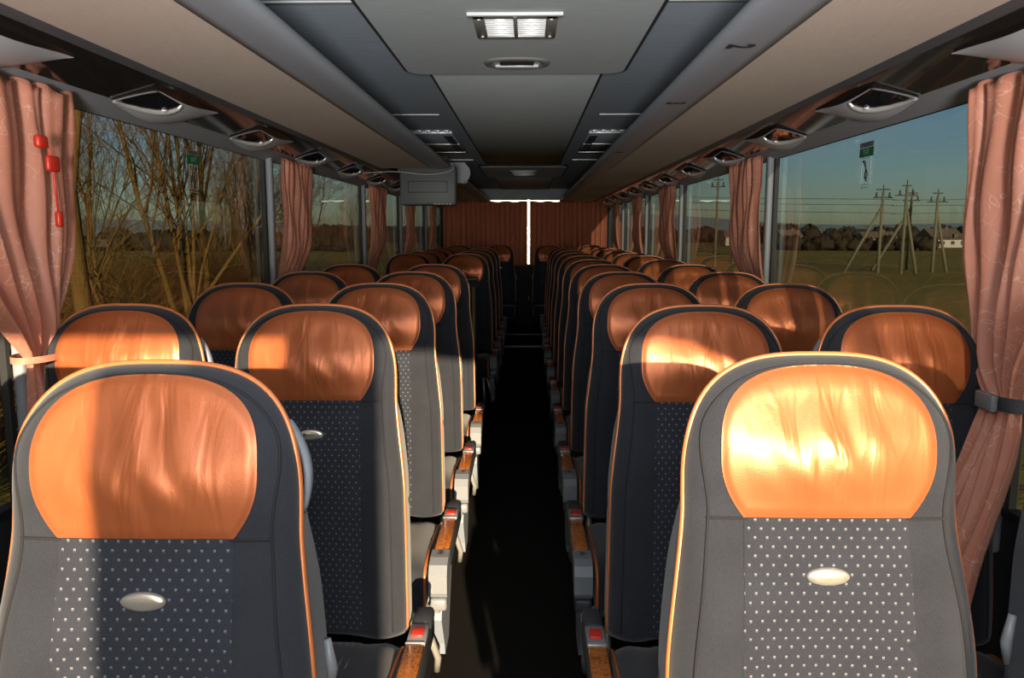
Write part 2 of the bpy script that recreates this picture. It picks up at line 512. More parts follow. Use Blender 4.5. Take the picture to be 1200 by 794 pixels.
prof = [(-1.12, RZ - .002), (-.62, RZ - .008), (-.53, RZ + .0), (-.485, RZ + .03), (-.470, RZ + .075), (-.475, RZ + .12), (-.52, CZ - .004), (-1.12, CZ - .004)]
e.prism_y(prof, 7.14, 7.2); eo = e.build('end_cap', M['handle'], r2); eo['label'] = 'pale grey curved end cap'
rr = rack(1, Y0, Y1 - .02, 'long right luggage rack with beige underside and black row numbers', [(1.93, '2'), (2.75, '3'), (4.40, '4')])

# ------------------------------------------------------------------ reading light pods
def pod_parts(sgn, root):
    dv = Vector((B[0] - A[0], 0, B[1] - A[1])); L = dv.length; dv.normalize()
    nv = Vector((-.45, 0, -.89)).normalized()
    def P(y, s, h):
        q = Vector((0, 0, 0)) + dv * (s * L) + nv * h
        return (sgn * q.x, y, q.z)
    def s_up(y): return .27 + .76 * max(0, (.03 - y) / .09) ** 1.25
    def s_lo(y): return float(np.interp(y, [-.06, -.03, 0, .1, .2, .28, .34, .40, .45, .48], [1.03, 1.09, 1.13, 1.20, 1.21, 1.12, .97, .72, .46, .28]))
    def hgt(y, v):
        t = min(1, max(0, (y + .06) / .26)); t = t * t * (3 - 2 * t)
        k = min(1, max(0, (y - .22) / .27)); k = k * k * (3 - 2 * k)
        return .003 + .031 * t * (1 - .85 * k) * (.30 + .70 * math.sin(PI * min(1, .12 + .80 * v)) ** .7)
    def onbody(y, s_, dh):
        a, b = s_up(y), s_lo(y)
        v = min(1, max(0, (s_ - a) / max(1e-4, b - a)))
        return P(y, s_, hgt(y, v) + dh)
    ys = list(np.linspace(-.06, .48, 40))
    mb = MB().grid([[P(y, s_up(y) + (s_lo(y) - s_up(y)) * j / 14, hgt(y, j / 14)) for j in range(15)] for y in ys])
    mb.build('pod_body', M['pod'], root, weld=False)
    mb = MB().grid([[P(y, s_lo(y), hgt(y, 1)), P(y, s_lo(y) - .10, -.012)] for y in ys])
    mb.grid([[P(y, s_up(y), hgt(y, 0)), P(y, s_up(y), -.006)] for y in ys])
    mb.build('pod_shadow_skirt', M['lens'], root, weld=False)  # dark skirt colour stands in for the shadow around the pod
    cr = [(-.058, 1.02), (.00, 1.00), (.06, .91), (.11, .77), (.15, .60), (.172, .43), (.172, .30)]
    cy = np.interp(np.linspace(0, 6, 25), range(7), [c[0] for c in cr]); cs = np.interp(np.linspace(0, 6, 25), range(7), [c[1] for c in cr])
    g = []
    for i in range(25):
        t = i / 24
        ns = 1.03 + (.28 - 1.03) * t; ny = .03 - .09 * max(0, (ns - .27) / .76) ** .8
        g.append([onbody(ny + (cy[i] - ny) * v, ns + (cs[i] - ns) * v, (.0040 - .0015 * math.sin(PI * v))) for v in np.linspace(0, 1, 10)])
    MB().grid(g).build('lens', M['lens'], root, weld=False)
    MB().tube([onbody(cy[i], cs[i], .003) for i in range(25)], [.003 + .0075 * math.sin(PI * (i + 1) / 28) for i in range(25)], 8).build('chrome_rim', M['chrome'], root)
    MB().tube([onbody(.03 - .09 * max(0, (ns - .27) / .76) ** .8, ns, .003) for ns in np.linspace(1.03, .28, 12)], .0025, 6).build('near_edge', M['grille'], root)
    bulb = MB()
    c = onbody(.13, .62, .004)
    pts = [[(c[0] + .012 * math.sin(a) * math.cos(b), c[1] + .012 * math.sin(a) * math.sin(b), c[2] + .006 * math.cos(a)) for b in np.linspace(0, 2 * PI, 11)] for a in np.linspace(.05, PI - .05, 7)]
    bulb.grid(pts).build('spot_bulb', M['chrome'], root)
for sgn, side in ((-1, 'left'), (1, 'right')):
    first = None
    for i in range(11):
        y = 1.455 + .885 * i
        lab = 'grey reading light pod with dark lens, %s from the front along the %s channel' % (ORD[i], side)
        loc = (sgn * A[0], y, A[1])
        if first is None:
            first = thing('reading_light', lab, 'reading light', loc, 0, 'reading light pods above the windows')
            pod_parts(sgn, first)
        else:
            o = dup(first); o.location = loc; o['label'] = lab

# ------------------------------------------------------------------ roof hatches
def rounded_rect(x0, x1, y0, y1, r, n=7):
    pts = []
    for cx, cy, a0 in ((x1 - r, y1 - r, 0), (x0 + r, y1 - r, PI / 2), (x0 + r, y0 + r, PI), (x1 - r, y0 + r, 1.5 * PI)):
        for i in range(n):
            a = a0 + PI / 2 * i / (n - 1)
            pts.append((cx + r * math.cos(a), cy + r * math.sin(a)))
    return pts
def hatch(yc, ya, yb, label):
    r = thing('roof_hatch', label, 'roof hatch', (0, yc, CZ))
    MB().prism_z(rounded_rect(-.415, .415, ya - yc, yb - yc, .07), -.022, 0).build('seal', M['gap'], r)
    MB().prism_z(rounded_rect(-.402, .402, ya - yc + .01, yb - yc - .016, .065), -.026, -.004).build('hatch_panel', M['ceil_mid'], r)
    return r
h1 = hatch(2.1, .75, 3.10, 'large grey roof hatch with a louvred light and a pull handle')
# the louvred light (sits on the hatch)
lt = thing('ceiling_light', 'silver louvred light fitting on the front roof hatch', 'ceiling light', (.012, 2.36, CZ - .026)); lt.scale = (.80, .95, 1)
fr = MB()
x0, x1, y0, y1 = -.145, .145, -.125, .135
fr.box((0, y0 + .012, -.005), (.30, .03, .012), .003)
fr.box((0, y1 - .010, -.005), (.29, .02, .012), .003)
fr.box((x0 + .018, 0, -.005), (.04, .25, .012), .003); fr.box((x1 - .018, 0, -.005), (.04, .25, .012), .003)
fr.box((0, 0, -.006), (.014, .25, .014), .003)
fr.build('light_frame', M['grille'], lt)
MB().box((0, y0 - .004, -.006), (.33, .022, .010), .003).build('front_lip', M['louver'], lt)
for sx in (-1, 1):
    mb = MB()
    for i in range(9):
        mb.box((sx * .058, -.095 + i * .0255, -.004), (.102, .017, .006), .001, Matrix.Rotation(.35, 3, 'X'))
    mb.box((sx * .058, .005, .001), (.104, .23, .003))
    mb.build('louver_panel', M['louver'], lt)
for sx in (-1, 1):
    for yy in (-.095, .105):
        mb = MB().prism_z([(sx * .126 + .006 * math.cos(a), yy + .006 * math.sin(a)) for a in np.linspace(0, 2 * PI, 13)[:-1]], -.014, -.008)
        mb.build('screw', M['louver'], lt)
hd = thing('pull_handle', 'pale oval recessed pull handle', None, (.008, 2.88 - 2.1, -.026)); hd.parent = h1; hd.scale = (1.0, 1.25, 1)
ring = []
for s, z in ((1.0, .002), (.97, -.005), (.86, -.008), (.74, -.006), (.70, .0)):
    ring.append([(.118 * s * (abs(math.cos(a)) ** .75) * math.copysign(1, math.cos(a)), .07 * s * (abs(math.sin(a)) ** .8) * math.copysign(1, math.sin(a)), z) for a in np.linspace(0, 2 * PI, 41)])
MB().grid(ring).build('surround', M['grille'], hd)
MB().box((0, .030, -.006), (.155, .030, .010), .004).build('grip', M['louver'], hd)
MB().box((0, -.010, -.004), (.120, .052, .006), .002).build('recess', M['gap'], hd)
h2 = hatch(8.0, 7.35, 8.75, 'far dim roof hatch with a small lamp, towards the back')
l2 = thing('dome_lamp', 'small pale lamp on the far roof hatch', 'ceiling light', (0, 7.75, CZ - .026))
MB().box((0, 0, -.01), (.26, .10, .02), .008).build('lamp_frame', M['grille'], l2)
MB().box((0, 0, -.022), (.20, .06, .012), .005).build('diffuser', M['louver'], l2)
l3 = thing('pull_handle', 'small pale bar handle', None, (0, .2, -.026)); l3.parent = h2
MB().box((0, 0, -.012), (.20, .04, .024), .008).build('grip', M['grille'], l3)
MB().box((0, 0, -.002), (.24, .08, .006), .002).build('surround', M['strip'], l3)

# ceiling air grilles
for sgn, side in ((-1, 'left'), (1, 'right')):
    g = thing('ceiling_vent', 'dark ceiling air grille with a white toothed front edge, beside the %s rack' % side, 'air grille', (sgn * .56, 5.55, CZ))
    MB().box((0, 0, -.010), (.27, 1.25, .02), .006).build('grille_plate', M['ceil_dark'], g)
    mb = MB().box((0, -.63, -.016), (.285, .02, .014), .003)
    for i in range(5): mb.box((-.11 + .055 * i, -.66, -.012), (.03, .05, .012), .003)
    mb.build('toothed_edge', M['louver'], g)
    for i in range(2): MB().box((0, -.05 + .55 * i, -.022), (.275, .012, .008), .002).build('cross_bar', M['strip'], g)
    mb = MB()
    for i in range(9): mb.box((sgn * -.10, -.45 + .1 * i, -.021), (.05, .075, .006), .002)
    mb.build('slots', M['gap'], g)

# ------------------------------------------------------------------ seats
TOPZ = 1.29 - POD     # local height of the top of a backrest
def Wd(dz):
    if dz < .2:
        return .199 * max(0., 1 - (1 - dz / .2) ** 2.8) ** (1 / 2.9)
    s = min(1, max(0, (dz - .225) / .225)); s = s * s * (3 - 2 * s) * .5 + s * .5
    return .199 + .024 * s + .006 * min(1, max(0, (dz - .45) / .3))
def dz_rows(n1=16, n2=30, end=.80):
    a = [.2 * (1 - math.sin(p) ** (2 / 2.8)) for p in np.linspace(PI / 2, 0, n1)]
    return a + list(np.linspace(.2, end, n2 + 1)[1:])
OUT = []                                # outline, one side then the other, (x, dz)
for d in dz_rows(26, 40): OUT.append((Wd(d), d))
OUTP = np.array([(-x, d) for x, d in reversed(OUT)] + OUT[1:])
def edist(x, dz):
    p = np.array((x, dz)); a = OUTP[:-1]; b = OUTP[1:]
    ab = b - a; t = np.clip(((p - a) * ab).sum(1) / np.maximum((ab ** 2).sum(1), 1e-12), 0, 1)
    return float(np.sqrt((((a + ab * t[:, None]) - p) ** 2).sum(1)).min())
def sst(a, b, x):
    t = min(1, max(0, (x - a) / (b - a))); return t * t * (3 - 2 * t)
def ybase(dz):
    return .030 * (1 - sst(-.02, .13, dz)) - .058 * sst(.12, .52, dz) - .022 * sst(.5, .8, dz)
def yfront(x, dz):
    e = edist(x, dz); r = .045
    y = ybase(dz)
    if e < r: y += .034 * (1 - math.sqrt(max(0, 1 - (1 - e / r) ** 2)))
    y -= .016 * math.exp(-((abs(x) - .165) / .042) ** 2) * sst(.24, .36, dz)
    y -= .022 * math.exp(-(x / .15) ** 2) * math.exp(-((dz - .15) / .062) ** 2)
    y += .010 * math.exp(-(x / .10) ** 2) * sst(.3, .5, dz)
    return y
def tx(t, d): return 1 - .14 * t * (1 - sst(.10, .34, d))
def tz(t, d): return .034 * t * (1 - sst(.0, .30, d))
def leather_half(dz):
    if dz < .012: return 0.
    if dz < .13:
        return .153 * max(0, 1 - (1 - (dz - .012) / .118) ** 2.7) ** (1 / 2.6)
    return .153 - .034 * max(0, (dz - .138) / .088) ** 2.1

def make_seat():
    s = thing('coach_seat', 'x', 'seat', (0, 0, 0))
    rows = dz_rows(24, 46)
    cols = [math.sin(PI / 2 * a) for a in np.linspace(-1, 1, 47)]
    front = [[(Wd(d) * a, yfront(Wd(d) * a, d), TOPZ - d) for a in cols] for d in rows]
    mb = MB().grid(front)
    side = []
    for (x, d) in OUTP:
        y = ybase(d) + .034
        side.append([(x * tx(t, d), y + t * .075, TOPZ - d - tz(t, d)) for t in (0, .35, .7, 1)])
    mb.grid(side)
    mb.grid([[(Wd(d) * a * tx(1, d), ybase(d) + .109, TOPZ - d - tz(1, d)) for a in cols] for d in rows])
    bt = rows[-1]
    mb.grid([[(Wd(bt) * a, yfront(Wd(bt) * a, bt), TOPZ - bt) for a in cols], [(Wd(bt) * a * tx(1, bt), ybase(bt) + .109, TOPZ - bt - tz(1, bt)) for a in cols]])
    back = mb.build('backrest', M['fabric'], s)
    # copper leather headrest pad
    dl = [.012 + .118 * (1 - math.sin(p) ** (2 / 2.7)) for p in np.linspace(PI / 2, 0, 30)] + list(np.linspace(.13, .226, 18)[1:])
    bd = np.array([(leather_half(d), d) for d in dl] + [(x, .226) for x in np.linspace(.118, 0, 30)[1:]])
    rnd = random.Random(3)
    g = []
    for d in dl:
        h = leather_half(d); row = []
        for a in np.sin(np.linspace(-1, 1, 47) * PI / 2):
            x = h * a
            e = float(np.sqrt(((bd - np.array((abs(x), d))) ** 2).sum(1)).min())
            lift = .0028 * sst(0, .012, e) + .0026
            wr = .0016 * math.sin(x * 95 + 3 * math.sin(d * 22)) * math.exp(-(x / .085) ** 2) * sst(.02, .06, e)
            row.append((x, yfront(x, d) - lift - wr, TOPZ - d))
        g.append(row)
    MB().grid(g).build('headrest_pad', M['leather'], s)
    # dotted centre panel
    g = []
    for d in np.linspace(.226, .79, 36):
        h = .118 + .006 * sst(.226, .5, d)
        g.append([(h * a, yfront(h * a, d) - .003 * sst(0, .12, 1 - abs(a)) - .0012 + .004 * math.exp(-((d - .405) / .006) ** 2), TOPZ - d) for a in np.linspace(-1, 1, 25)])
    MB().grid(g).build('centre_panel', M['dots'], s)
    # seams
    inset = [(x * (1 - .040 / max(.06, abs(x)) if abs(x) > .06 else .35), d) for x, d in OUTP]
    pts = []
    for x, d in OUTP:
        if d > .79: continue
        q = .010 + .020 * sst(.08, .22, d)
        nx = x - math.copysign(min(abs(x), q), x); nd = d + .012 * (1 - sst(0, .14, d))
        pts.append((nx, yfront(nx, nd) - .0005, TOPZ - nd))
    MB().tube(pts, .0022, 6).build('edge_seam', M['seam'], s)
    for sx in (-1, 1):
        MB().tube([(sx * x, yfront(x, .228) - .0008, TOPZ - .228) for x in np.linspace(.112, .172, 7)], .002, 6).build('side_seam', M['seam'], s)
    MB().tube([(x, ybase(d) + .031, TOPZ - d) for x, d in OUTP[::1]], .0044, 8).build('piping', M['piping'], s)
    # oval badge
    bz = .308
    by = yfront(0, bz) - .006
    rg = [[(.0305 * q * math.cos(a), by - hh, TOPZ - bz + .0125 * q * math.sin(a)) for a in np.linspace(0, 2 * PI, 33)] for q, hh in ((1.0, -.008), (1.0, 0), (.93, .0025), (.6, .0035), (.02, .004))]
    bdg = MB().grid(rg).build('badge', M['badge'], s)
    bdg['label'] = 'small oval metal badge'
    pr = MB()
    for i in range(7):
        a = i * 2 * PI / 6; q = .0034 if i < 6 else 0
        pr.box((-.0145 + q * math.cos(a), by - .0041, TOPZ - bz + q * math.sin(a)), (.0022, .0006, .0022))
    for j, (wd, zz) in enumerate(((.019, .0012), (.013, -.0026))):
        for i in range(int(wd / .0026)):
            pr.box((-.008 + i * .0026, by - .0040, TOPZ - bz + zz), (.0018, .0006, .0019))
    pr.build('badge_print', M['ink'], bdg)
    # plastic shell behind
    g = []
    for d in dz_rows(14, 20, .78):
        w = Wd(d) * .965 * tx(1, d)
        d2 = d + .006 + tz(1, d)
        g.append([(w * a, ybase(d2) + .105 + .035 * math.sqrt(max(0, 1 - abs(a) ** 6)) * sst(-.02, .06, d), TOPZ - d2) for a in np.linspace(-1, 1, 21)])
    MB().grid(g).build('back_shell', M['shell'], s)
    # cushion: rounded slab with raised front
    cz = .345
    g = []
    def cush(u, v):       # u around the section (y,z), v across
        w = .222
        ex = abs(v) ** 3.5
        yc, zc = -.275, cz - .055
        hy, hz = .235, .070 * (1 - .25 * ex)
        ca, sa = math.cos(u), math.sin(u)
        y = yc + hy * math.copysign(abs(ca) ** .5, ca) * (1 - .05 * ex)
        z = zc + hz * math.copysign(abs(sa) ** .6, sa)
        if sa > 0: z += .020 * sst(-.1, -.45, y) * (1 if True else 0) + .010 * math.exp(-((abs(v) - .82) / .13) ** 2)
        if y < -.3 and sa < 0: z -= .03 * sst(-.3, -.5, y)
        return (w * v, y, z)
    vs = [math.sin(PI / 2 * a) for a in np.linspace(-1, 1, 25)]
    g = [[cush(u, v) for u in np.linspace(0, 2 * PI, 41)] for v in vs]
    mb = MB().grid(g)
    for v in (-1, 1):
        ring = [cush(u, v) for u in np.linspace(0, 2 * PI, 41)][:-1]
        mb.add(ring, [tuple(range(40))], True)
    cu = mb.build('seat_cushion', M['fabric'], s)
    g = []
    for v in np.linspace(-.54, .54, 13):
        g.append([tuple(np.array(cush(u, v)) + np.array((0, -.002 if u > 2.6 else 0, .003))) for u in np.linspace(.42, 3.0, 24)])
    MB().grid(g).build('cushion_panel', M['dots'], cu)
    for v in (-1, 1):
        MB().tube([tuple(np.array(cush(u, v * .97)) + np.array((v * .004, 0, .002))) for u in np.linspace(.5, 3.75, 26)], .0048, 7).build('cushion_piping', M['piping'], cu)
    MB().box((0, -.25, .205), (.40, .40, .035), .01).build('seat_frame', M['armdark'], s)
    MB().box((0, -.20, .095), (.10, .22, .19), .02).build('pedestal', M['armdark'], s)
    return s

def add_aisle_parts(s, sx):
    """sx: +1 when the aisle lies on the seat's +x side"""
    x = sx * .262
    a = MB().box((x, -.21, .345), (.050, .50, .075), .014).build('armrest', M['armdark'], s)
    MB().box((x, -.005, .372), (.050, .10, .035), .012).build('rear_pad', M['armdark'], a)
    MB().box((x, -.095, .382), (.046, .085, .014), .004).build('button_bezel', M['armgrey'], a)
    MB().box((x, -.098, .390), (.030, .042, .010), .003).build('recline_button', M['red'], a)
    MB().box((x, -.146, .386), (.047, .006, .010), .002).build('chrome_strip', M['silver'], a)
    MB().box((x, -.285, .3835), (.045, .27, .012), .004).build('wood_inlay', M['wood'], a)
    g = MB().prism_x([(-.42, .390), (-.475, .389), (-.512, .380), (-.530, .355), (-.530, .300), (-.520, .285), (-.485, .285), (-.47, .31), (-.42, .33)], x - .027, x + .027)
    g.build('front_end', M['armgrey'], a)
    MB().box((x, -.500, .262), (.050, .056, .038), .008).build('end_stop', M['armdark'] if sx < 0 else M['armgrey'], a)
    mk = MB()
    for (dx, dy, wx, wy) in ((0, 0, .003, .022), (0, .010, .016, .003), (0, -.010, .016, .003), (.007, 0, .010, .003)):
        mk.box((x + dx, -.445 + dy, .3912), (wx, wy, .0008))
    mk.build('armrest_icon', M['ink'], a)
    # release lever and leg
    MB().tube([(sx * .20, -.44, .225), (sx * .225, -.47, .225), (sx * .262, -.475, .222)], [.012, .010, .009], 8).build('lever', M['silver'], s)
    lg = MB().prism_x([(-.10, .20), (-.42, .20), (-.44, .17), (-.36, .05), (-.34, .004), (-.22, .004), (-.19, .06), (-.12, .16)], sx * .246 - .016, sx * .246 + .016)
    lg.build('leg', M['handle'], s)
    MB().tube([(sx * .205, -.46, .215), (sx * .225, -.47, .15), (sx * .252, -.46, .06), (sx * .246, -.44, .008)], .011, 8).build('leg', M['silver'], s)
    MB().tube([(sx * .180, -.47, .215), (sx * .185, -.47, .10), (sx * .19, -.46, .008)], .012, 8).build('leg', M['silver'], s)
def add_handle(s, sx):
    pts = [(sx * (Wd(d) * tx(.5, d) + .002 + .010 * math.sin(PI * t)), ybase(d) + .072, TOPZ - d) for t, d in zip(np.linspace(0, 1, 15), np.linspace(.085, .215, 15))]
    MB().tube(pts, [.002 + .0042 * math.sin(PI * t) ** .6 for t in np.linspace(0, 1, 15)], 8, squash=(1, 2.2, 1)).build('shoulder_handle', M['handle'], s)
    mb = MB().tube([(sx * .224, .045, TOPZ - .40), (sx * .230, .045, TOPZ - .445), (sx * .226, .045, TOPZ - .48)], [.006, .009, .006], 8)
    mb.build('recline_lever', M['armgrey'], s)

# four source seats: left aisle, left window, right aisle, right window
base = make_seat()
src = {}
for key, sx, aisle in (('LA', 1, True), ('LW', 1, False), ('RA', -1, True), ('RW', -1, False)):
    KIDS.clear()
    s = base if key == 'RW' else dup(base)
    src[key] = s
KIDS.clear()
add_aisle_parts(src['LA'], 1); add_handle(src['LW'], 1)
add_aisle_parts(src['RA'], -1); add_handle(src['RW'], -1)
KIDS.clear()
used = set()
def place(key, x, y, label, group, rz=0):
    if key in used: o = dup(src[key])
    else: o = src[key]; used.add(key)
    o.location = (x, y, POD); o.rotation_euler = (0, 0, rz)
    o['label'] = label; o['category'] = 'seat'; o['group'] = group
    return o
PITCH = .815
ROWY = [1.10, 1.88] + [2.70 + .82 * k for k in range(9)]
XA, XW = .477, .952
rj = random.Random(11)
todo = []
LEFT = [('from the front', i, ROWY[i]) for i in range(5)] + [('behind the mid door partition', i, 6.55 + PITCH * i) for i in range(4)]
for wh, i, y0_ in LEFT:
    for key, x, nm in (('LA', -XA, 'aisle'), ('LW', -XW, 'window')):
        y = y0_
        if i == 0 and y < 2: x, y = x + (.015 if key == 'LA' else 0), 1.01
        todo.append((key, x, y, 'black seat with copper headrest, %s side, %s row %s, left bank' % (nm, ORD[i], wh), 'seats of the left bank'))
for i in range(11):
    y = ROWY[i]
    for key, x, nm in (('RA', XA, 'aisle'), ('RW', XW, 'window')):
        if i == 0: x += .003 if key == 'RA' else .065
        todo.append((key, x, y, 'black seat with copper headrest, %s side, %s row from the front, right bank' % (nm, ORD[i]), 'seats of the right bank'))
for key, x, nm in (('LW', -.93, 'left corner'), ('LW', -.35, 'left of the middle'), ('RW', .34, 'right of the middle'), ('RW', .93, 'right corner')):
    todo.append((key, x, 10.95, 'black seat with copper headrest in the back row, %s' % nm, 'seats of the back row'))
firsts = []
for key, x, y, lab, grp in todo:
    firsts.append(place(key, x, y + rj.uniform(-.006, .006), lab, grp, rj.uniform(-.008, .008)))
add_handle(firsts[0], 1)
for o in (firsts[0], [q for q in firsts if q['group'].startswith('seats of the right') and q['label'].find('aisle side, first') > 0][0]):
    for b in children(o):
        if b.name.startswith('badge'):
            for p in children(b): bpy.data.objects.remove(p)

# ------------------------------------------------------------------ curtains
def curtain(sgn, y0, wtop, label, tie=1.12, zbot=.68, clip=False, seed=0, wtie=.15, wbot=.42, lead=-.06, pleats=5, tie_off=0., bot_off=0., inward=None):
    rn = random.Random(seed)
    ztop = WT - .005
    nz, nu = 46, 90
    ph = rn.uniform(0, 6); p2 = rn.uniform(0, 6)
    g = []
    tb_x = .075 if inward is not None else .04
    for i in range(nz):
        z = ztop + (zbot - ztop) * i / (nz - 1)
        if z > tie:
            t = (ztop - z) / (ztop - tie)
            k = 1 - t ** 2.6
            w = wtie + (wtop - wtie) * k; off = tie_off * (1 - k)
        else:
            t = (tie - z) / (tie - zbot)
            w = wtie + (wbot - wtie) * t; off = tie_off + (bot_off - tie_off) * t
        sh = math.exp(-((z - tie) / .06) ** 2)
        row = []
        for j in range(nu):
            u = j / (nu - 1)
            uu = u + .035 * math.sin(2 * PI * u * 2 + p2 + z * 1.2)
            y = y0 + lead + off + w * uu
            amp = ((.016 + .014 * (1 - w / wtop)) if z > tie else .005 + .014 * (w / wtop)) * (1 - .6 * sh)
            a = 2 * PI * pleats * u + ph + .9 * math.sin(z * 2.3 + p2)
            dx = amp * (math.sin(a) + .35 * math.sin(2.1 * a + z * 3)) + .006 * math.sin(17 * z + 9 * u)
            f = 1 if inward is not None else sst(1.15, 1.42, z)
            bs = .032 + .048 * f; q = (.30 + .70 * f) * .9
            inn = inward * t ** 1.2 if inward and z <= tie else 0
            row.append((sgn * (GX - bs - dx * q - inn), y, z - .010 * math.sin(2 * PI * pleats * u + ph) * (1 if i == 0 else 0)))
        g.append(row)
    c = MB().grid(g).build('curtain', M['curtain'])
    tag(c, label, 'curtain', 'salmon curtains along the side windows')
    md = c.modifiers.new('thick', 'SOLIDIFY'); md.thickness = .002
    ring = []
    for q in np.linspace(0, 2 * PI, 25):
        ring.append((sgn * (GX - tb_x) + (.048 if inward is not None else .026) * math.cos(q), y0 + lead + tie_off + wtie / 2 + (wtie / 2 + .022) * math.sin(q), tie))
    tb = [[(x, y, z + dzz) for (x, y, z) in ring] for dzz in ((-.016, .016) if inward != 0 else (-.008, .008))]
    MB().grid(tb).build('tie_band', M['tie'] if inward != 0 else M['curtain'], c)
    if clip:
        MB().box((sgn * (GX - .128), y0 + lead + tie_off + wtie * .35, tie), (.016, .07, .04), .005).build('clip', M['armgrey'], c)
    return c
for sgn, side in ((-1, 'left'), (1, 'right')):
    for i, y in enumerate(PILLARS[1:]):
        lab = 'salmon curtain tied back at the %s pillar along the %s windows' % (ORD[i], side)
        if i == 0:
            if sgn > 0: curtain(sgn, 1.56, .47, lab, tie=1.09, clip=True, seed=10, wtie=.13, wbot=.26, lead=0, tie_off=.165, bot_off=-.02, inward=.20)
            else: curtain(sgn, 1.56, .52, lab, tie=1.17, clip=False, seed=0, wtie=.12, wbot=.12, lead=0, tie_off=.25, bot_off=.26, inward=.0)
        else:
            curtain(sgn, y, [.5, .52, .62, .5, .5][i], lab, tie=1.02, seed=i + (10 if sgn > 0 else 0), wtie=.2, pleats=6)
# the curtain on the near side of the front right pillar
# rear curtains
def back_curtain(x0, x1, label, seed):
    rn = random.Random(seed); ph = rn.uniform(0, 6)
    g = []
    nu = 160
    for i in range(24):
        z = 1.917 + (.98 - 1.917) * i / 23
        row = []
        for j in range(nu):
            u = j / (nu - 1); x = x0 + (x1 - x0) * u
            a = 2 * PI * 13 * u + ph + .6 * math.sin(z * 2 + u * 6)
            y = Y1 - .09 - .012 * math.sin(a) - .008 * math.sin(2.3 * a + 2)
            zz = z - (.014 * (math.sin(PI * 5 * u + ph) ** 2) if i == 0 else 0)
            row.append((x, y, zz))
        g.append(row)
    c = MB().grid(g).build('rear_curtain', M['curtain_back'])
    tag(c, label, 'curtain', 'curtains over the rear window')
    c.modifiers.new('thick', 'SOLIDIFY').thickness = .002
    MB().tube([(x0, Y1 - .09, 1.932), (x1, Y1 - .09, 1.932)], .006, 6).build('curtain_rail', M['silver'], c)
    return c
back_curtain(-1.19, .036, 'dark copper curtain drawn over the rear window, left of the white gap', 1)
back_curtain(.072, 1.19, 'copper curtain drawn over the rear window, right of the gap and partly sunlit', 2)

# ------------------------------------------------------------------ monitor, cable, hammer, partition
mo = thing('folding_monitor', 'grey box monitor hanging below the end of the left rack', 'monitor', (-.70, 5.98, 1.80))
Rt = Matrix.Rotation(-.06, 3, 'X')
MB().box((0, 0, .015), (.42, .10, .29), .014, Rt).build('housing', M['monitor'], mo)
MB().box((0, .055, .01), (.34, .012, .22), .004, Rt).build('screen', M['screen'], mo)
mb = MB()
for (cx, cz_, sx, sz) in ((0, .045, .29, .006), (0, -.035, .29, .006), (-.145, .005, .006, .086), (.145, .005, .006, .086)):
    mb.box((cx, -.0545 + .06 * .0, cz_), (sx, .008, sz), .001, Rt)
mb.build('recess_frame', M['armdark'], mo)
for i in range(5):
    MB().box((.055 + .028 * i, -.05, -.122), (.018, .012, .008), .002).build('front_button', M['louver'], mo)
MB().box((0, .0, .17), (.30, .05, .14), .01).build('hanger', M['armdark'], mo)

def smooth_pts(pts, n=8):
    P = [Vector(p) for p in pts]; P = [P[0]] + P + [P[-1]]
    out = []
    for i in range(1, len(P) - 2):
        for k in range(n):
            t = k / n
            a, b, c, d = P[i - 1], P[i], P[i + 1], P[i + 2]
            out.append(.5 * ((2 * b) + (c - a) * t + (2 * a - 5 * b + 4 * c - d) * t * t + (3 * b - a - 3 * c + d) * t ** 3))
    out.append(P[-2]); return out
cb = MB().tube(smooth_pts([(-1.17, 5.15, 1.835), (-1.02, 5.35, 1.865), (-.86, 5.52, 1.885), (-.68, 5.60, 1.872), (-.54, 5.64, 1.888), (-.478, 5.62, 1.915), (-.49, 5.55, 1.945)]), .0035, 6).build('loose_cable', M['cable'])
tag(cb, 'thin pale cable drooping from the left rack end to the window trim', 'cable')

hm = thing('emergency_hammer', 'red emergency hammer hanging by its cord in front of the front left curtain', 'hammer', (-1.075, 1.87, 1.63)); hm.scale = (.85, .85, .85)
MB().box((0, -.045, .055), (.02, .045, .035), .008).build('hammer_head', M['red'], hm)
MB().box((0, 0, .0), (.016, .055, .045), .008).build('holder', M['red'], hm)
MB().tube([(0, -.02, .05), (0, 0, .02), (0, .004, -.06), (0, .012, -.14)], .0035, 6).build('cord', M['red'], hm)
MB().box((0, .012, -.152), (.016, .022, .045), .006).build('handle_end', M['red'], hm)

pa = thing('partition_screen', 'dark partition panel with a yellow pole beside the mid door stairwell', 'partition', (-.76, 5.98, 0))
MB().box((0, 0, .64), (.84, .03, .92), .012).build('panel', M['wall'], pa)
MB().box((0, -.004, 1.115), (.86, .045, .03), .01).build('top_rail', M['armdark'], pa)
for x in (-.30, -.10, .10, .30):
    MB().box((x + .06, -.02, .93), (.018, .014, .30), .004).build('slat', M['armgrey'], pa)
MB().tube([(.395, -.045, .02), (.395, -.045, 1.06)], .011, 8).build('yellow_pole', M['brass'], pa)
MB().tube([(-.395, -.045, .02), (-.395, -.045, 1.06)], .011, 8).build('outer_pole', M['armdark'], pa)

# rear console in the aisle in front of the back curtain
cs = thing('rear_console', 'dark low console between the back seats below the curtain gap', 'console', (0, 11.3, .14)); cs.scale = (1, 1, .8)
MB().box((0, 0, .42), (.24, .36, .84), .02).build('cabinet', M['wall'], cs)
MB().box((0, -.185, .45), (.18, .012, .5), .004).build('cabinet_door', M['wall'], cs)
MB().box((.06, -.196, .5), (.02, .014, .08), .004).build('latch', M['armgrey'], cs)

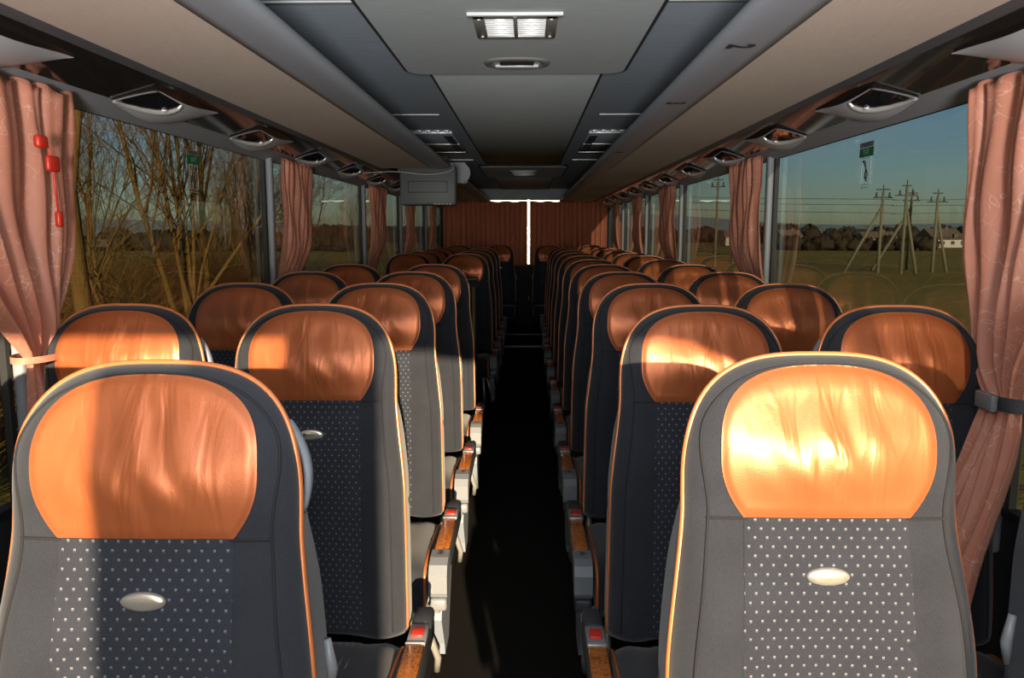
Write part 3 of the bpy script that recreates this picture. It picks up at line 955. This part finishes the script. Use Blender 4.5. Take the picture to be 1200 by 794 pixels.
# window stickers
def sticker(sgn, y, z, label):
    r = thing('exit_sticker', label, 'sticker', (sgn * (GX + .0165), y, z))
    Rz = Matrix.Rotation(-PI / 2 * sgn, 4, 'Z') @ Matrix.Rotation(PI / 2, 4, 'X')
    q = MB().box((0, 0, 0), (.002, .115, .030)); q.build('green_band', M['green'], r)
    MB().box((0, 0, .026), (.002, .115, .018)).build('grey_band', M['stgrey'], r)
    text_mesh('EXIT', .024, 'exit_text', M['paleink'], r, Matrix.Translation((-sgn * .0016, 0, 0)) @ Rz)
    text_mesh('EMERGENCY', .0145, 'heading_text', M['ink'], r, Matrix.Translation((-sgn * .0016, 0, .026)) @ Rz)
    p = MB()
    for (yy, zz, a, b) in ((-.040, -.065, .002, .09), (.035, -.065, .002, .09), (0, -.02, .075, .002), (0, -.112, .075, .0025), (0, -.122, .075, .0025)):
        p.box((0, yy, zz), (.0012, a, b))
    p.build('pictogram_border', M['stwhite'], r)
    p = MB()
    p.tube([(0, .01, -.040), (0, -.002, -.06), (0, .006, -.085), (0, -.008, -.10)], .0028, 5)
    p.tube([(0, -.002, -.06), (0, -.014, -.075), (0, -.004, -.095)], .0022, 5)
    p.tube([(0, .012, -.035), (0, .020, -.030)], .005, 6)
    p.build('pictogram', M['ink'], r)
sticker(1, 2.84, 1.748, 'green emergency sticker with a small figure on the right window glass')
sticker(-1, 3.05, 1.745, 'green emergency sticker with a small figure on the left window glass')

# ------------------------------------------------------------------ outside
gd = MB()
N = 60
def gh(x, y): return GZ + .12 * math.sin(x * .07 + 1) * math.sin(y * .05) * min(1, max(0, abs(x) - 3) / 8) - .004 * max(0, abs(x) - 100) * 0
xs = sorted(set([-700, -400, -220, -140, 140, 220, 400, 700] + list(np.linspace(-100, 100, 51))))
ysg = sorted(set([-60, -30, 300, 450, 700] + list(np.linspace(-15, 220, 61))))
gd.grid([[(x, y, gh(x, y)) for x in xs] for y in ysg])
struct('terrain', gd, M['ground'], fix=False)
hl = MB()
hl.grid([[(x, 690, -2), (x, 690 + 20, 7 + 9 * math.sin(x * .006 + 1) ** 2 + 2 * math.sin(x * .021))] for x in np.linspace(-700, 700, 80)])
struct('hill', hl, M['hill'], fix=False)

def branch_tree(seed, height, trunk_r=.22, lean=(0, 0), stems=6, low=.16):
    rn = random.Random(seed)
    parts = [MB(), MB(), MB()]
    def grow(p, d, ln, r, lv):
        n = 6 if lv < 2 else (4 if lv < 3 else 3)
        pts = [p]; q = p.copy(); dd = d.copy()
        for i in range(n):
            w = .09 if lv < 2 else .17
            dd = (dd + Vector((rn.gauss(0, w), rn.gauss(0, w), rn.gauss(.05, .07)))).normalized()
            q = q + dd * (ln / n); pts.append(q.copy())
        rr = [r * (1 - .62 * i / n) for i in range(n + 1)]
        parts[0 if lv < 1 else (1 if lv < 3 else 2)].tube(pts, rr, 7 if lv < 2 else (4 if lv < 3 else 3), cap=False)
        if lv >= 4: return
        k = {0: stems, 1: 10, 2: 7, 3: 5}[lv]
        for i in range(k):
            t = rn.uniform(.45, 1) if lv == 0 else rn.uniform(.2, 1)
            f = t * n; j = min(int(f), n - 1)
            pp = pts[j].lerp(pts[j + 1], f - j)
            ax = dd.orthogonal(); ax.rotate(Matrix.Rotation(rn.uniform(0, 2 * PI), 3, dd))
            nd = dd.copy(); nd.rotate(Matrix.Rotation(rn.uniform(.18, .75) if lv == 0 else rn.uniform(.35, .95), 3, ax))
            nd = (nd + Vector((0, 0, .15))).normalized()
            l2 = height * rn.uniform(.5, .72) if lv == 0 else ln * rn.uniform(.30, .55)
            grow(pp, nd, l2, max(.0035, rr[j] * (rn.uniform(.34, .56) if lv == 0 else rn.uniform(.30, .50))), lv + 1)
    grow(Vector((0, 0, -.15)), Vector((lean[0], lean[1], 1)).normalized(), height * low, trunk_r, 0)
    return parts
tsrc = []
for sd, h, tr, ln, st, lw in ((1, 9, .13, (.03, 0), 6, .6), (2, 8.5, .15, (-.1, .1), 8, .18), (5, 10, .17, (.2, -.1), 8, .14), (9, 8, .13, (0, .15), 7, .2)):
    r = thing('bare_tree', 'x', 'tree', (0, 0, 0))
    tk, br, tw = branch_tree(sd, h, tr, ln, st, lw)
    tk.build('trunk', M['bark'], r, weld=False); br.build('branches', M['bark'], r, weld=False); tw.build('twigs', M['twig'], r, fix=False, weld=False)
    tsrc.append(r)
spots = [(-4.4, 7.4), (-7.2, 13.5), (-6.9, 15.8), (-10.8, 18), (-8.6, 20.5), (-13.5, 23), (-9.0, 26.5), (-12.5, 30), (-17.5, 31), (-10.5, 36), (-15, 42), (-11.5, 52)]
KIDS.clear()
ut = set()
for i, (x, y) in enumerate(spots):
    j = i % 4
    if j in ut: o = dup(tsrc[j])
    else: o = tsrc[j]; ut.add(j)
    o.location = (x, y, GZ); o.rotation_euler = (0, 0, 1.7 * i); s = random.uniform(.85, 1.15); o.scale = (s, s, s)
    o['label'] = 'bare leafless tree outside the left windows, %s nearest of the grove' % (ORD[i] if i else 'the very')
    o['group'] = 'bare trees outside the left windows'
    if i == 0: o['label'] = 'bare leafless tree with thick trunk outside the front left window, nearest of the grove'
# tangled undergrowth below the trees
rn = random.Random(4); mb = MB()
for i in range(9000):
    y = 6 + 34 * rn.random() ** 1.5; x = -rn.uniform(4.2, 10) - y * .22
    a = rn.uniform(0, 2 * PI); l = rn.uniform(.8, 2.9) * (1 if rn.random() < .8 else 1.35)
    p = Vector((x, y, GZ)); d = Vector((math.cos(a) * .55, math.sin(a) * .55, rn.uniform(.4, 1.2))).normalized()
    q = p + d * l * .5; e = q + (d + Vector((rn.gauss(0, .35), rn.gauss(0, .35), -.2))).normalized() * l * .5
    mb.tube([p, q, e], [.009, .0065, .003], 3, cap=False)
u = mb.build('undergrowth', M['twig'], None, fix=False, weld=False)
tag(u, 'tangled brown undergrowth below the bare trees on the left', 'undergrowth', None, 'stuff')

# distant tree lines
def treeline(y, x0, x1, n, hmin, hmax, name, label, seed, mat):
    rn = random.Random(seed); mb = MB()
    for i in range(n):
        x = x0 + (x1 - x0) * (i + rn.random()) / n; yy = y + rn.uniform(-6, 6)
        h = rn.uniform(hmin, hmax); w = h * rn.uniform(.5, .9)
        g = []
        sd = rn.uniform(0, 9)
        for a in np.linspace(.03, PI - .03, 11):
            g.append([(x + w * math.sin(a) * math.cos(b) * (1 + .25 * math.sin(5 * b + sd + 3 * a)), yy + w * math.sin(a) * math.sin(b), GZ + h * .5 + h * .55 * math.cos(a) * (1 + .18 * math.sin(4 * b + sd))) for b in np.linspace(0, 2 * PI, 17)])
        g = [[(p[0] + rn.gauss(0, .09) * w, p[1], p[2] + rn.gauss(0, .07) * h) for p in row] for row in g]
        mb.grid(g)
    o = mb.build(name, mat, None, weld=False)
    tag(o, label, 'treeline', None, 'stuff')
treeline(215, -60, 180, 230, 1.6, 4.4, 'distant_treeline', 'dark distant treeline along the horizon behind the houses', 3, M['bush'])
treeline(128, 42, 62, 34, 1.2, 2.2, 'scrub_undergrowth', 'dark scrub at the far side of the field before the houses', 5, M['bush'])
treeline(120, -110, -26, 90, 1.0, 3.2, 'left_woods', 'brown thicket far behind the left grove', 8, M['bush'])

def utility_pole(px, py, h, stay, arms, label, spread=0):
    r = thing('utility_pole', label, 'utility pole', (px, py, gh(px, py)))
    MB().tube([(0, 0, -.1), (.06, 0, h)], [.13, .09], 8).build('post', M['pole'], r)
    if stay: MB().tube([(stay, .3, -.1), (.05, .02, h * .83)], [.12, .09], 8).build('brace', M['pole'], r)
    for k, (zz, w) in enumerate(arms):
        mb = MB().box((.05, 0, h + zz), (w, .09, .09))
        mb.build('crossarm', M['iron'], r)
    for sx in (-1, 1):
        mb = MB().tube([(.05 + sx * .45, 0, h + arms[0][0]), (.05 + sx * .45, 0, h + arms[0][0] + .35)], [.07, .05], 6); mb.build('insulator', M['iron'], r)
    MB().tube([(.06, 0, h - .1), (.06, 0, h + .5)], [.05, .03], 6).build('top_pin', M['iron'], r)
    return r
utility_pole(24.7, 56, 5.6, -2.3, [(-.35, 1.3), (.2, .9)], 'utility pole with a long brace, leftmost of the four in the field')
utility_pole(25.85, 55, 5.9, 1.2, [(-.55, 1.5), (.1, .6)], 'tallest utility pole, braced, second from the left in the field')
utility_pole(28.6, 60, 5.6, -2.5, [(-.4, 1.2), (.15, .9)], 'thin utility pole just behind and right of the tallest one')
utility_pole(29.0, 57, 5.4, 1.2, [(-.4, 1.4), (.2, .7)], 'forked utility pole standing apart, rightmost of the four')
utility_pole(15.6, 66, 7.0, 0, [(-.4, 1.2), (.15, .9)], 'lone utility pole seen through the second right window, nearer of two')
utility_pole(19.4, 75, 7.0, 0, [(-.4, 1.2), (.15, .9)], 'lone utility pole seen through the second right window, farther of two')
wi = MB()
for k, (zz) in enumerate((4.2, 4.75, 5.15)):
    pts = [(5, 62, GZ + zz + .6), (15.6, 61, GZ + zz + .3), (24.7, 56, GZ + zz), (29, 57, GZ + zz), (60, 58, GZ + zz + .3)]
    wi.tube(smooth_pts(pts, 6), .018, 4, cap=False)
w = wi.build('overhead_wires', M['iron'], None)
tag(w, 'thin overhead wires strung between the utility poles', 'wires', None, 'stuff')

def house(x, y, w, d, h, rh, label, rz=0, wins=2, wm='hwall'):
    r = thing('house', label, 'house', (x, y, gh(x, y)), rz)
    if y > 100: w, d, h, rh = w * .68, d * .68, h * .62, rh * .55
    MB().box((0, 0, h / 2), (w, d, h)).build('wall_shell', M[wm], r)
    MB().prism_x([(-d / 2 - .4, h - .1), (d / 2 + .4, h - .1), (0, h + rh)], -w / 2 - .4, w / 2 + .4).build('roof', M['hroof'], r)
    for i in range(wins):
        MB().box((-w / 2 + w * (i + .5) / wins, -d / 2 - .02, h * .55), (w * .12, .08, h * .38)).build('house_window', M['hwin'], r)
    MB().box((w * .2, 0, h + rh * .8), (.7, .7, 1.4)).build('chimney', M['hroof'], r)
house(72, 165, 9, 6, 2.6, 2.6, 'long low white house left of the utility poles')
house(79, 150, 8, 4, 2.6, .5, 'low white flat shed behind the utility poles', 0, 3)
house(90, 175, 10, 8, 3.0, 3.2, 'white house with a brown gable roof between the right poles', .15)
house(104, 182, 9, 7, 2.2, 2.8, 'house with a wide brown roof behind the rightmost pole', -.1)
house(98, 158, 7, 4, 1.8, .4, 'small white flat building at the right end of the village', .05)
house(.05, 26, 2.9, 4, 4.2, 1.0, 'made-up white block added to brighten the gap of the rear curtains', 0, 0, 'gap_white')  # added behind the bus as a white reflector for the curtain gap
house(62, 190, 7, 6, 3.0, 2.8, 'distant pale house among the dark trees', .2)
house(47, 178, 8, 6, 3.2, 2.6, 'distant pale house at the left end of the village', -.2)

# ------------------------------------------------------------------ light and camera
sun = bpy.data.lights.new('low_sun', 'SUN'); sun.energy = 13.0; sun.color = (1, .78, .52); sun.angle = .0093
so = bpy.data.objects.new('low_sun', sun); COL.objects.link(so)
so.rotation_euler = Vector((-.16, 1, -.19)).to_track_quat('-Z', 'Y').to_euler()
fl = bpy.data.lights.new('camera_flash', 'POINT'); fl.shadow_soft_size = .045; fl.energy = 21; fl.color = (1, .95, .90)
fo = bpy.data.objects.new('camera_flash', fl); COL.objects.link(fo)
fo.location = (.05, -.02, 1.58)
fo.rotation_euler = Vector((0, 1, -.02)).to_track_quat('-Z', 'Y').to_euler()

bl = bpy.data.lights.new('added_ceiling_fill', 'SPOT'); bl.energy = 1150; bl.shadow_soft_size = .25; bl.spot_size = math.radians(100); bl.spot_blend = .9; bl.color = (1, .96, .91)  # unseen fill spot, added to brighten the ceiling and racks
bo = bpy.data.objects.new('added_ceiling_fill', bl); COL.objects.link(bo)
bo.location = (.05, -1.35, 1.30); bo.rotation_euler = Vector((0, 1, .90)).to_track_quat('-Z', 'Y').to_euler()
wd = bpy.data.worlds.new('sky'); scene.world = wd; wd.use_nodes = True
nt = wd.node_tree; nt.nodes.clear()
ow = nt.nodes.new('ShaderNodeOutputWorld'); bg = nt.nodes.new('ShaderNodeBackground')
sk = nt.nodes.new('ShaderNodeTexSky'); sk.sky_type = 'NISHITA'; sk.sun_disc = False
sk.sun_elevation = math.radians(10.7); sk.sun_rotation = math.radians(180 - 9.1); sk.altitude = 50; sk.ozone_density = 1.6; sk.dust_density = .6
mu = nt.nodes.new('ShaderNodeMix'); mu.data_type = 'RGBA'; mu.blend_type = 'MULTIPLY'; mu.inputs[0].default_value = 1; mu.inputs[7].default_value = (.88, 1, 1.14, 1)
nt.links.new(sk.outputs[0], mu.inputs[6]); nt.links.new(mu.outputs[2], bg.inputs[0]); bg.inputs[1].default_value = .15; nt.links.new(bg.outputs[0], ow.inputs[0])

cam = bpy.data.cameras.new('camera'); cam.sensor_width = 36; cam.lens = 919 / 1200 * 36; cam.clip_start = .02; cam.clip_end = 2000
co = bpy.data.objects.new('camera', cam); COL.objects.link(co)
co.location = (.05, 0, HCAM); co.rotation_euler = (math.radians(90 - 7.75), 0, math.radians(1.18))
scene.camera = co
scene.view_settings.view_transform = 'Standard'
scene.view_settings.look = 'None'
scene.view_settings.exposure = 0
scene.view_settings.gamma = 1
scene.cycles.max_bounces = 8
scene.cycles.transparent_max_bounces = 12
scene.cycles.caustics_reflective = False
scene.cycles.caustics_refractive = False
scene.cycles.sample_clamp_indirect = 6
